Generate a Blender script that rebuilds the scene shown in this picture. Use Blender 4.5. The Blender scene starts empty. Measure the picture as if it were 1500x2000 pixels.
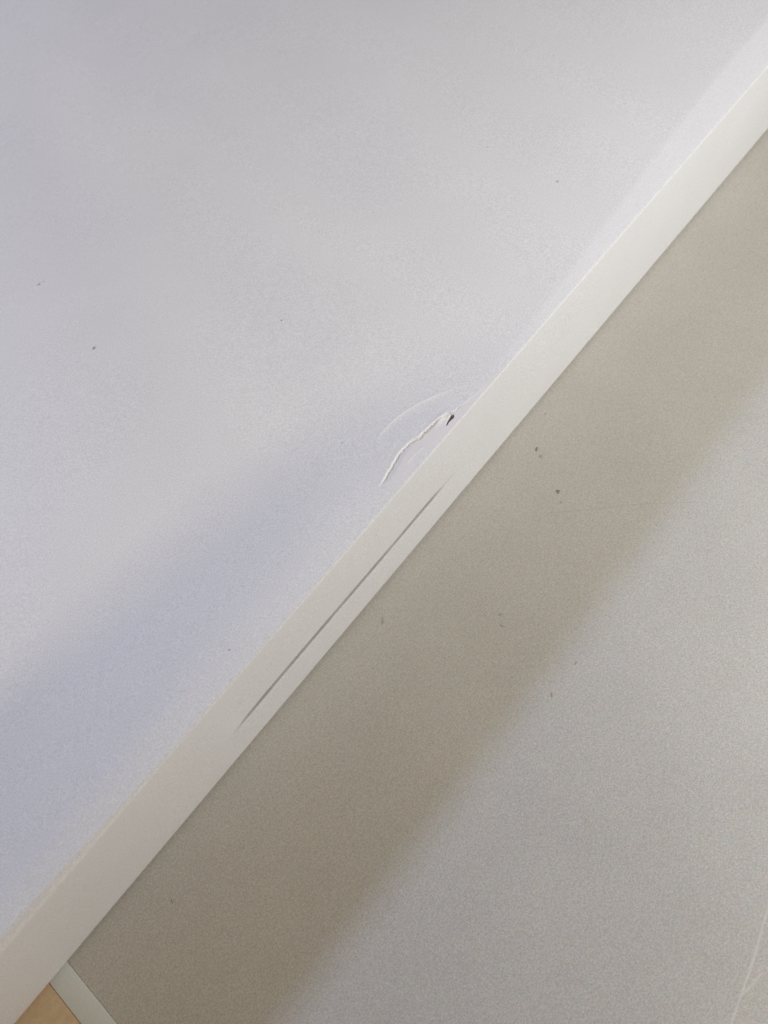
import bpy, bmesh, math, random
import numpy as np
from mathutils import Matrix, Vector, noise
S = bpy.context.scene
COL = S.collection

# ------------------------------------------------------------------ camera
# metres; the table top is z = 0, the long bottom edge of the box is y = 0
cam = bpy.data.cameras.new('camera'); co = bpy.data.objects.new('camera', cam); COL.objects.link(co)
R = ((0.6359965809766648, -0.7578901949298124, -0.14529556571087668),
     (0.7327906559280462, 0.5341089332697747, 0.4215987452376575),
     (-0.24192189559966773, -0.374606593415912, 0.8950663084927223))
m = Matrix(R).transposed().to_4x4(); m.translation = Vector((-0.07741500659, -0.09855666169, 0.28642121872))
co.matrix_world = m
cam.sensor_fit = 'VERTICAL'; cam.sensor_height = 36; cam.sensor_width = 27; cam.lens = 27
cam.clip_start = 0.01; cam.clip_end = 50
cam.dof.use_dof = True; cam.dof.focus_distance = 0.278; cam.dof.aperture_fstop = 11
S.camera = co
S.render.resolution_x = 768; S.render.resolution_y = 1024

# ------------------------------------------------------------------ light
S.view_settings.view_transform = 'Standard'; S.view_settings.look = 'None'
S.view_settings.exposure = 0; S.view_settings.gamma = 1
w = bpy.data.worlds.new('World'); S.world = w; w.use_nodes = True
bg = w.node_tree.nodes['Background']; bg.inputs[0].default_value = (1.000, 0.594, 0.125, 1); bg.inputs[1].default_value = 0.1400

def area(name, loc, target, size, power, color):
    l = bpy.data.lights.new(name, 'AREA'); l.shape = 'DISK'; l.size = size; l.energy = power; l.color = color
    o = bpy.data.objects.new(name, l); COL.objects.link(o); o.location = loc
    o.rotation_euler = (Vector(target) - Vector(loc)).to_track_quat('-Z', 'Y').to_euler()
area('window_light', (-0.30, 1.15, 0.91), (0, 0, 0.03), 0.155, 10.2, (0.451, 0.606, 1.000))
area('room_lamp', (0.25, -0.375, 0.34), (0.02, 0, 0.02), 0.14, 2.35, (0.918, 0.957, 1.000))
area('added_side_light', (-1.80, 0.735, 0.258), (0, 0.05, 0.03), 0.09, 42, (1.000, 0.840, 0.469))  # added unseen light, set low so the tab shades the lid

# ------------------------------------------------------------------ helpers
def link(name, mesh, mat=None, parent=None):
    o = bpy.data.objects.new(name, mesh); COL.objects.link(o)
    if mat: mesh.materials.append(mat)
    if parent: o.parent = parent
    return o
def empty(name, loc, label, cat):
    o = bpy.data.objects.new(name, None); COL.objects.link(o); o.location = loc
    o['label'] = label; o['category'] = cat; o.empty_display_size = 0.05
    return o
def mesh(name, v, f, smooth=True):
    me = bpy.data.meshes.new(name); me.from_pydata(v, [], f); me.update()
    if smooth: me.polygons.foreach_set('use_smooth', [True]*len(me.polygons))
    return me
def ss(a, b, x):
    t = np.clip((x-a)/(b-a), 0, 1); return t*t*(3-2*t)

class NT:
    def __init__(s, name):
        s.m = bpy.data.materials.new(name); s.m.use_nodes = True
        s.t = s.m.node_tree; s.n = s.t.nodes; s.b = s.n['Principled BSDF']
    def add(s, typ, **kw):
        n = s.n.new(typ)
        for k, v in kw.items(): setattr(n, k, v)
        return n
    def ln(s, a, b): s.t.links.new(a, b)
    def noise(s, scale, detail=2, rough=.5):
        n = s.add('ShaderNodeTexNoise'); n.inputs['Scale'].default_value = scale
        n.inputs['Detail'].default_value = detail; n.inputs['Roughness'].default_value = rough
        s.ln(s.co, n.inputs['Vector']); return n
    def mix(s, fac, a, b, mode='MIX'):
        n = s.add('ShaderNodeMix', data_type='RGBA', blend_type=mode)
        for sock, v in ((n.inputs[0], fac), (n.inputs[6], a), (n.inputs[7], b)):
            if hasattr(v, 'links'): s.ln(v, sock)
            elif isinstance(v, tuple): sock.default_value = v+(1,)
            else: sock.default_value = v
        return n.outputs[2]
    def rng(s, v, a, b, c, d):
        n = s.add('ShaderNodeMapRange'); s.ln(v, n.inputs[0])
        for i, q in enumerate((a, b, c, d)): n.inputs[1+i].default_value = q
        return n.outputs[0]
def surface(name, base, rough, grain=.05, tint=.03, mottle=.02, spec=.4, gscale=1500, bump=.05, wear_and_shading=False):
    N = NT(name)
    tc = N.add('ShaderNodeTexCoord'); N.co = tc.outputs['Object']
    g = N.noise(gscale, 2.5, .7); h = N.noise(gscale*.45, 1.5); l = N.noise(28, 4, .55)
    c = base
    gv = N.rng(g.outputs[0], .25, .75, 1-grain, 1+grain)
    lv = N.rng(l.outputs[0], .3, .7, 1-mottle, 1+mottle)
    k = N.add('ShaderNodeMath', operation='MULTIPLY'); N.ln(gv, k.inputs[0]); N.ln(lv, k.inputs[1])
    cc = N.add('ShaderNodeCombineColor')
    for i in range(3): N.ln(k.outputs[0], cc.inputs[i])
    col = N.mix(1.0, cc.outputs[0], base, 'MULTIPLY')
    tn = N.mix(tint, col, h.outputs[1], 'OVERLAY')
    col = tn
    if wear_and_shading:
        at = N.add('ShaderNodeAttribute', attribute_name='wear_and_shading'); sp = N.add('ShaderNodeSeparateColor')
        N.ln(at.outputs['Color'], sp.inputs[0])
        col = N.mix(sp.outputs[1], col, (.84, .785, .765))
        col = N.mix(sp.outputs[0], col, (.93, .92, .90))
        col = N.mix(sp.outputs[2], col, (.085, .052, .043))  # dark tone for the painted crease shade and hole interior
    N.ln(col, N.b.inputs['Base Color'])
    N.b.inputs['Roughness'].default_value = rough
    N.b.inputs['Specular IOR Level'].default_value = spec
    bp = N.add('ShaderNodeBump'); bp.inputs['Strength'].default_value = bump; bp.inputs['Distance'].default_value = .0004
    N.ln(g.outputs[0], bp.inputs['Height']); N.ln(bp.outputs[0], N.b.inputs['Normal'])
    return N.m
M_box = surface('coated_white_card', (.80, .788, .778), .5, .20, .09, .015, .3, gscale=2100, wear_and_shading=True)
M_core = surface('torn_card_core', (.90, .885, .86), .9, .06, .0, .02, .1)
M_table = surface('beige_laminate', (.525, .497, .44), .42, .30, .12, .03, .35, gscale=2100)
M_band = surface('pale_edge_band', (.63, .635, .58), .4, .07, .04, .03, .35)
M_room_floor = surface('grey_floor', (.35, .33, .30), .6)
M_wood = surface('orange_wood', (.56, .405, .245), .5, .1, .03, .08, .3, gscale=500)
M_speck = surface('dark_dirt', (.27, .245, .205), .9, .2, 0, .05, .1)
M_speck_soft = surface('grey_smudge', (.41, .385, .325), .8, .1, 0, .05, .1)
M_speck_pale = surface('grey_fleck', (.50, .49, .48), .8, .1, 0, .05, .1)
M_scratch = surface('pale_scuff', (.60, .56, .49), .7, .1, 0, .05, .2)
M_hair = surface('fine_hairline', (.42, .395, .33), .6, .1, 0, .05, .2)

# ------------------------------------------------------------------ setting
fl = link('floor', mesh('floor', [(-4, -4, -.72), (4, -4, -.72), (4, 4, -.72), (-4, 4, -.72)], [(0, 1, 2, 3)], False), M_room_floor)
fl['kind'] = 'structure'

# ------------------------------------------------------------------ table
tb = empty('table', (0, 0, -.028), 'scuffed beige table top with a pale strip and an orange-brown end', 'table')
tb_inv = Vector((0, 0, .028))
X0, X1, Y0, Y1, T = -.1965, 1.15, -.36, .52, .028
def slab(name, x0, x1, y0, y1, z0, z1, bev, mat, parent, off):
    bm = bmesh.new(); bmesh.ops.create_cube(bm, size=1)
    for v in bm.verts:
        v.co = Vector((x0+(v.co.x+.5)*(x1-x0), y0+(v.co.y+.5)*(y1-y0), z0+(v.co.z+.5)*(z1-z0)))+off
    bmesh.ops.bevel(bm, geom=bm.edges[:], offset=bev, segments=4, affect='EDGES', profile=.5)
    me = bpy.data.meshes.new(name); bm.to_mesh(me); bm.free()
    me.polygons.foreach_set('use_smooth', [True]*len(me.polygons)); me.set_sharp_from_angle(angle=.5)
    return link(name, me, mat, parent)
slab('top_board', X0, X1, Y0, Y1, -T, 0, .0004, M_table, tb, tb_inv)
slab('edge_band', X0-.0082, X0-.00002, Y0, Y1, -T-.001, .00006, .00008, M_band, tb, tb_inv)
slab('wood_panel', X0-.45, X0-.00824, Y0, Y1, -T, -.0002, .0004, M_wood, tb, tb_inv)['label'] = 'orange-brown end of the table top'

rnd = random.Random(4)
def speck(name, x, y, z, rx, ry, mat, parent, off, rot=0, h=.00018):
    n = 11; v = [(x, y, z+h)]; f = []
    ph = rnd.random()*6
    for ring, q, hh in ((0, .55, h*.8), (1, 1.0, -.00004)):
        for i in range(n):
            a = 2*math.pi*i/n
            r = q*(1+.28*math.sin(2*a+ph)+.16*math.sin(3*a+2*ph)+rnd.uniform(-.1, .1))
            px, py = rx*r*math.cos(a), ry*r*math.sin(a)
            v.append((x+px*math.cos(rot)-py*math.sin(rot), y+px*math.sin(rot)+py*math.cos(rot), z+hh))
    for i in range(n):
        j = (i+1) % n
        f.append((0, 1+i, 1+j)); f.append((1+i, 1+n+i, 1+n+j, 1+j))
    v = [tuple(Vector(p)+off) for p in v]
    return link(name, mesh(name, v, f), mat, parent)
for x, y, rx, ry, k, rot in ((.0605, -.0123, .0011, .0008, 0, .3), (.0588, -.0158, .0013, .0009, 1, 1.2), (.0493, -.0307, .0013, .0008, 0, 2.3),
        (-.0362, -.0085, .0020, .0007, 1, .8), (-.0049, -.0759, .0009, .0006, 1, .2), (-.0198, -.0758, .0012, .0006, 1, 1.0),
        (-.0065, -.0432, .0009, .0005, 1, 2.0), (-.0098, -.0463, .0010, .0005, 1, 1.6), (-.159, -.0148, .0008, .0006, 1, .5), (.0768, -.0053, .0007, .0005, 1, 0),
        (.046, -.0345, .0007, .0004, 1, .7)):
    speck('speck', x, y, 0, rx, ry, M_speck if k == 0 else M_speck_soft, tb, tb_inv, rot)
def ribbon(name, pts, wd, mat, parent, off, h=.00012, ragged=.35, step=.0012, z=0):
    P = [Vector((p[0], p[1], z)) for p in pts]; D = []
    for a, b in zip(P[:-1], P[1:]):
        n = max(1, int((b-a).length/step))
        D += [a.lerp(b, i/n) for i in range(n)]
    D.append(P[-1]); v = []; f = []
    for i, p in enumerate(D):
        d = (D[min(i+1, len(D)-1)]-D[max(i-1, 0)]).normalized(); nn = Vector((-d.y, d.x, 0))
        t = i/(len(D)-1); k = wd*(min(1, 6*t, 6*(1-t))*.85+.15)*(1+rnd.uniform(-ragged, ragged))
        p = p+nn*rnd.uniform(-.3, .3)*wd
        v += [tuple(p+nn*k-Vector((0, 0, .00003))+off), tuple(p+Vector((0, 0, h))+off), tuple(p-nn*k-Vector((0, 0, .00003))+off)]
    for i in range(len(D)-1):
        a = 3*i; f += [(a, a+1, a+4, a+3), (a+1, a+2, a+5, a+4)]
    return link(name, mesh(name, v, f), mat, parent)
ribbon('scratch', [(-.020, -.1640), (-.0336, -.1663), (-.0414, -.168), (-.0497, -.17), (-.0583, -.1715), (-.0672, -.1732), (-.078, -.176)], .00042, M_scratch, tb, tb_inv)
ribbon('scratch', [(-.0502, -.1736), (-.0551, -.173), (-.0597, -.1718)], .00035, M_scratch, tb, tb_inv)
ribbon('hairline', [(.030, -.0245), (.0417, -.036), (.0525, -.048), (.0621, -.0582), (.0718, -.0704), (.0812, -.0825)], .00015, M_hair, tb, tb_inv, h=.00004)
ribbon('scratch', [(-.0343, -.0873), (-.0692, -.1068), (-.1068, -.129)], .00009, M_scratch, tb, tb_inv, h=.00003)

# ------------------------------------------------------------------ box
H = .053
bx = empty('white_box', (0, 0, 0), 'large white box with a torn edge and creased side, on the beige table', 'box')
XL, XR, YB = -.42, .62, .46

TEAR = np.array([(-.0089, .0065), (-.0046, .0073), (.0004, .0084), (.0052, .0093), (.0094, .0095), (.013, .009), (.0159, .0082), (.0194, .0078), (.0234, .0073), (.0267, .0066), (.029, .0056), (.0304, .0044), (.033, .0039), (.0354, .0035)])
ARC = np.array([(.0035, .0188), (.0053, .0192), (.0091, .02), (.0164, .0196), (.0228, .0181), (.0286, .0157), (.0349, .0124), (.0382, .0102)])
INNER = np.array([(.0038, .0043), (.0077, .0047), (.0112, .0044), (.0146, .0039)])
EXT = np.array([(.0354, .0035), (.0415, .0023), (.0491, .0012)])
HOLE = np.array([(.0300, .0035), (.0284, .0036), (.0268, .0034), (.0250, .0030)])
def dense(P, n=8):
    t = np.arange(len(P)); q = np.linspace(0, len(P)-1, (len(P)-1)*n+1)
    # Catmull-Rom
    out = []
    for u in q:
        i = min(int(u), len(P)-2); f = u-i
        p0, p1, p2, p3 = P[max(i-1, 0)], P[i], P[i+1], P[min(i+2, len(P)-1)]
        out.append(.5*((2*p1)+(-p0+p2)*f+(2*p0-5*p1+4*p2-p3)*f*f+(-p0+3*p1-3*p2+p3)*f**3))
    return np.array(out)
def curve_dist(P, x, y):
    """signed distance (positive on the +y side) and arc parameter 0..1"""
    best = np.full(x.shape, 1e9); sg = np.zeros(x.shape); tt = np.zeros(x.shape)
    L = np.r_[0, np.cumsum(np.hypot(*(P[1:]-P[:-1]).T))]
    for i in range(len(P)-1):
        a, b = P[i], P[i+1]; d = b-a; l2 = d@d
        t = np.clip(((x-a[0])*d[0]+(y-a[1])*d[1])/l2, 0, 1)
        ex, ey = x-a[0]-t*d[0], y-a[1]-t*d[1]; q = np.hypot(ex, ey); k = q < best
        best = np.where(k, q, best); sg = np.where(k, np.sign(d[0]*ey-d[1]*ex), sg)
        tt = np.where(k, (L[i]+t*(L[i+1]-L[i]))/L[-1], tt)
    return best*np.where(sg == 0, 1, sg), tt

def wav(x, y, k, seed):
    return (np.sin(x*k+seed)*np.cos(y*k*1.3+2*seed)+.6*np.sin(x*k*2.1-y*k*.9+seed*3)+.4*np.cos(y*k*2.7+x*k*.4+seed*5))
_rg = np.random.default_rng(11); _rx = np.cumsum(_rg.uniform(.0004, .0016, 60))-.014; _ry = _rg.normal(0, .00011, 60)
def RAG(x): return np.interp(x, _rx, _ry)
def top_disp(x, y):
    z = np.zeros_like(x); wear_and_shading = np.zeros(x.shape+(3,))
    # softened, bevelled band along the fold: widens to the right of the tear
    wband = .0035+.0110*ss(.03, .25, x)
    k_ = .0020*ss(.05, .15, x)+.0006; h_ = np.clip(.5+.5*(wband-y)/k_, 0, 1)
    z += .16*(wband+(y-wband)*h_-k_*h_*(1-h_)*.5)*ss(.03, .09, x)
    wear_and_shading[..., 0] = .28*ss(.04, .10, x)*ss(wband+.0006, wband-.0022, y)  # paler tint stands in for light on the bevel
    # the lid has buckled: a valley line runs off to the left, the card rises again towards the fold
    yb = np.interp(x, [-.42, -.25, -.14, -.10, -.07, -.035, 0, .02, .04, .07], [.115, .085, .0595, .051, .0457, .0413, .037, .0345, .032, .028])
    amp = ss(.055, -.03, x) if False else (1-ss(-.045, .05, x))
    amp = amp*(.35+.65*ss(-.36, -.10, x))
    d = np.maximum(0, yb-y); sft = .010
    rise = np.where(d < sft, d*d/(2*sft), d-sft/2)
    yc = .013; dc = np.maximum(0, yc-y)
    over = np.where(dc < .008, dc*dc/.016, dc-.004)
    slope = .03
    peak0 = np.maximum(0, yb)-sft/2
    z += amp*slope*(rise-over*(peak0/(yc-.004)))
    # gentle unevenness of the card
    z += .00009*wav(x, y, 42, 1.3)*ss(0, .02, y)+.00025*wav(x, y, 13, .4)*ss(0, .05, y)
    # faint arc crease beyond the tear
    q, t = curve_dist(dense(ARC), x, y)
    e = ss(0, .25, t)*(1-ss(.75, 1, t)*.8)
    z += e*(.00016*np.exp(-(q/.00035)**2)-.00040*ss(.004, 0, q)*ss(-.010, 0, q)*(q < 0)*(1-np.exp(q/.0012)))
    wear_and_shading[..., 0] = np.maximum(wear_and_shading[..., 0], .55*e*np.exp(-(q/.00030)**2)*1.35)
    # the tear: raised lip on the lid side, sunken on the fold side
    jag = .00005*np.sin(x*900)+.00010*np.sin(x*450+2)*ss(.3, .6, (x+.009)/.044)+.00022*np.exp(-((x-.0155)/.0009)**2)+RAG(x)
    q, t = curve_dist(dense(TEAR), x, y); q = q+jag
    e = ss(-.02, .12, t)*(1-ss(.86, 1, t)*.75)
    z += e*np.where(q > 0, .00028*np.exp(-q/.0012), -.00082*np.exp(q/.0017)*ss(0, .0014, y)*(1-.5*ss(.5, .8, t)))
    thk = .5+.5*ss(0, .35, t)*(1-.7*np.exp(-((t-.60)/.03)**2))+.12*np.sin(x*1500)
    wear_and_shading[..., 0] = np.maximum(wear_and_shading[..., 0], e*np.exp(-((q-.00010)/(.00024*thk+.00003))**2))
    wear_and_shading[..., 1] = np.maximum(wear_and_shading[..., 1], .75*e*ss(-.0003, -.0014, q)*ss(-.0085, -.004, q))
    q2, t2 = curve_dist(dense(INNER), x, y)
    e2 = ss(0, .2, t2)*(1-ss(.8, 1, t2))
    z += e2*.00022*np.exp(-(q2/.0003)**2)
    wear_and_shading[..., 0] = np.maximum(wear_and_shading[..., 0], .6*e2*np.exp(-(q2/.00028)**2))
    q3, t3 = curve_dist(EXT, x, y)
    z += .00012*np.exp(-(q3/.0004)**2)*(1-ss(.5, 1, t3))
    wear_and_shading[..., 1] = np.maximum(wear_and_shading[..., 1], .6*ss(.0004, -.0002, q3)*ss(.075, .045, x)*ss(.033, .037, x))
    wear_and_shading[..., 0] = np.maximum(wear_and_shading[..., 0], .5*np.exp(-(q3/.00025)**2)*(1-ss(.5, 1, t3)))
    # whitened peel beside the hole
    z += .00045*np.exp(-(((x-.0258)/.0030)**2+((y-.0063)/.0010)**2))
    wear_and_shading[..., 0] = np.maximum(wear_and_shading[..., 0], np.exp(-(((x-.0262)/.0032)**2+((y-.0058)/.0011)**2)))
    # the hole
    qh, th = curve_dist(dense(HOLE), x, y)
    wd = .00085*(1-.85*th)*ss(-.02, .2, th)
    inn = ss(wd*1.35, wd*.55, np.abs(qh))*(th > 0)*(th < 1)
    z -= .0032*inn; wear_and_shading[..., 2] = .62*inn  # brown inner board, with the hole's shade painted in
    wear_and_shading[..., 0] *= 1-inn
    return z, wear_and_shading
def side_disp(x, z):
    """outward (-y) is negative"""
    zg = .0223+.0*x
    e = ss(-.107, -.092, x)*(1-ss(.008, .026, x))
    u = np.abs(z-zg); up = z > zg
    d = .0005*e*np.where(up, np.maximum(0, 1-u/.028), 0)*ss(0, .00025, z-zg)
    d -= .0003*e*np.where(up, 0, np.maximum(0, 1-u/.02))
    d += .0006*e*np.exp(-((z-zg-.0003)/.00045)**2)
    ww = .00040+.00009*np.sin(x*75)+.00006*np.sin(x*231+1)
    crease_shade = .62*e**.45*np.where(z > zg, ss(ww, .0001, z-zg), ss(.0004, .0, zg-z))*(.92+.08*np.sin(x*310)*np.sin(x*97))  # shade of the side crease, painted in as a thin dark line
    d += .00012*wav(x, z, 30, 2.2)*ss(0, .01, z)*ss(H, H-.01, z)
    return d, crease_shade

def axis(pts):
    out = []
    for (a, b, st) in pts:
        n = max(1, int(round((b-a)/st))); out += list(np.linspace(a, b, n, endpoint=False))
    return np.array(out+[pts[-1][1]])
xs = axis([(XL, -.25, .006), (-.25, -.115, .0025), (-.115, -.012, .0011), (-.012, .042, .00022), (.042, .07, .001), (.07, .30, .003), (.30, XR, .01)])
s_top = axis([(0, .0012, .0002), (.0012, .0125, .00022), (.0125, .022, .0003), (.022, .07, .0016), (.07, .2, .005), (.2, YB, .02)])
s_side = axis([(-H, -.036, .0009), (-.036, -.0322, .0004), (-.0322, -.0288, .00012), (-.0288, -.025, .0004), (-.025, -.006, .0012), (-.006, -.001, .0005), (-.001, 0, .0002)])
def fold(X, Sv):
    r = .0007+.0026*(1-ss(-.21, -.09, X))
    q = r*math.pi/4
    a = np.clip((Sv+q)/(2*q), 0, 1)*math.pi/2
    y = np.where(Sv > q, r+Sv-q, np.where(Sv < -q, 0, r-r*np.cos(a)))
    z = np.where(Sv > q, H, np.where(Sv < -q, H-r+Sv+q, H-r+r*np.sin(a)))
    dz, wear_and_shading = top_disp(X, np.maximum(y, 0)); dy, crease_shade = side_disp(X, z)
    wear_and_shading = wear_and_shading*(np.sin(a)**2)[..., None]*ss(-.0001, .0005, y)[..., None]
    wear_and_shading[..., 2] = np.maximum(wear_and_shading[..., 2], crease_shade*np.cos(a))
    z = z+dz*np.clip(z/H, 0, 1)
    y = y+dy*np.cos(a)
    # the bottom fold tucks under
    tuck = ss(.0030, .0, z); y = y+.0016*tuck**2
    z = np.maximum(z, .0007)
    return y, z, wear_and_shading
def grid(name, Sx, parent, mat):
    X, Sv = np.meshgrid(xs, Sx, indexing='ij'); y, z, wear_and_shading = fold(X, Sv)
    v = np.stack([X, y, z], -1).reshape(-1, 3); nx, ns = X.shape
    i = np.arange(nx*ns).reshape(nx, ns)
    f = np.stack([i[:-1, :-1], i[1:, :-1], i[1:, 1:], i[:-1, 1:]], -1).reshape(-1, 4)
    me = bpy.data.meshes.new(name)
    me.vertices.add(len(v)); me.vertices.foreach_set('co', v.ravel())
    me.loops.add(f.size); me.loops.foreach_set('vertex_index', f.ravel())
    me.polygons.add(len(f)); me.polygons.foreach_set('loop_start', np.arange(0, f.size, 4)); me.polygons.foreach_set('loop_total', np.full(len(f), 4))
    me.update(calc_edges=True); me.validate()
    me.polygons.foreach_set('use_smooth', [True]*len(me.polygons))
    ca = me.color_attributes.new('wear_and_shading', 'FLOAT_COLOR', 'POINT')
    ca.data.foreach_set('color', np.concatenate([wear_and_shading.reshape(-1, 3), np.ones((len(v), 1))], 1).astype(np.float32).ravel())
    return link(name, me, mat, parent)
lid = grid('lid_panel', s_top, bx, M_box)
lid['label'] = 'white top panel, torn and dented along one edge'
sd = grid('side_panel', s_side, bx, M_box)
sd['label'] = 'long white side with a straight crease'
# the remaining walls and the base of the box
def quad(name, pts): return link(name, mesh(name, pts, [(0, 1, 2, 3)], False), M_box, bx)
quad('side_panel', [(XR, YB, .0008), (XL, YB, .0008), (XL, YB, H), (XR, YB, H)])
quad('end_panel', [(XL, YB, .0008), (XL, .0016, .0008), (XL, .004, H-.001), (XL, YB, H)])
quad('end_panel', [(XR, .0016, .0008), (XR, YB, .0008), (XR, YB, H), (XR, .0008, H-.002)])
quad('base_panel', [(XL, YB, .0007), (XR, YB, .0007), (XR, .0016, .0007), (XL, .0016, .0007)])

# added out-of-view tab on the box, outlined to throw shade across the lid
tab = [(.036, 0), (.098, 0), (.119, .0165), (.133, .0234), (.149, .0308), (.161, .0368), (.1615, .0390), (.156, .0402), (.142, .0390), (.120, .0348), (.100, .0302), (.076, .0236), (.053, .0165)]
tv = [(-.305-zz*.04, yy, H-.0005+zz) for yy, zz in tab]+[(-.306-zz*.04, yy, H-.0005+zz) for yy, zz in tab]; nt = len(tab)
tf = [tuple(range(nt)), tuple(range(2*nt-1, nt-1, -1))]+[(i, i+nt, (i+1) % nt+nt, (i+1) % nt) for i in range(nt)]
link('shade_tab', mesh('shade_tab', tv, tf, False), M_box, bx)

# torn flap of card standing along the tear
T2 = dense(TEAR, 10); T2 = T2[46:-30]
v = []; f = []
n = len(T2); nz = [noise.noise(Vector((i*.13, 2.1, 0))) for i in range(n)]; nz2 = [noise.noise(Vector((i*.4, 7.7, 0))) for i in range(n)]
for i, p in enumerate(T2):
    d = T2[min(i+1, n-1)]-T2[max(i-1, 0)]; d /= np.hypot(*d); nn = np.array([d[1], -d[0]])   # towards the fold
    t = i/(n-1); e = min(1, t*5, (1-t)*7)
    wdt = .00034*max(.05, .6+1.3*nz[i]+1.2*nz2[i])*e+.00003
    zb = H+float(top_disp(np.array([p[0]-nn[0]*.0004]), np.array([p[1]-nn[1]*.0004]))[0][0])
    for off, hz in ((-.0007, .00002), (-.0001, .00018*e+.00004), (wdt, .00034*e+.00002), (wdt*.9, .00018*e-.00008), (-.0001, -.0002)):
        q = p+nn*off; v.append((q[0], q[1], zb+hz))
k = 5
for i in range(n-1):
    for j in range(k-1):
        f.append((i*k+j, (i+1)*k+j, (i+1)*k+j+1, i*k+j+1))
fl2 = link('torn_flap', mesh('torn_flap', v, f), M_core, bx)
fl2['label'] = 'thin white lip of torn card'

off0 = Vector((0, 0, 0))
for x, y, rx, ry, k, rot in ((-.0201, .191, .0011, .0008, 1, .4), (-.0180, .1905, .0007, .0005, 1, 1), (-.0283, .1426, .0013, .0008, 0, .9), (.0255, .0859, .0006, .0005, 0, .3),
        (.1404, .0362, .0008, .0006, 0, 0), (.142, .0724, .0006, .0004, 1, 0), (-.0817, .008, .0005, .0004, 1, 0), (-.0023, .029, .0006, .0004, 1, 0),
        (.226, .185, .0007, .0005, 1, 0)):
    zt = H+float(top_disp(np.array([x]), np.array([y]))[0][0])
    speck('speck', x, y, zt, rx*.8, ry*.8, M_speck_soft if k == 0 else M_speck_pale, bx, off0, rot, h=.00012)
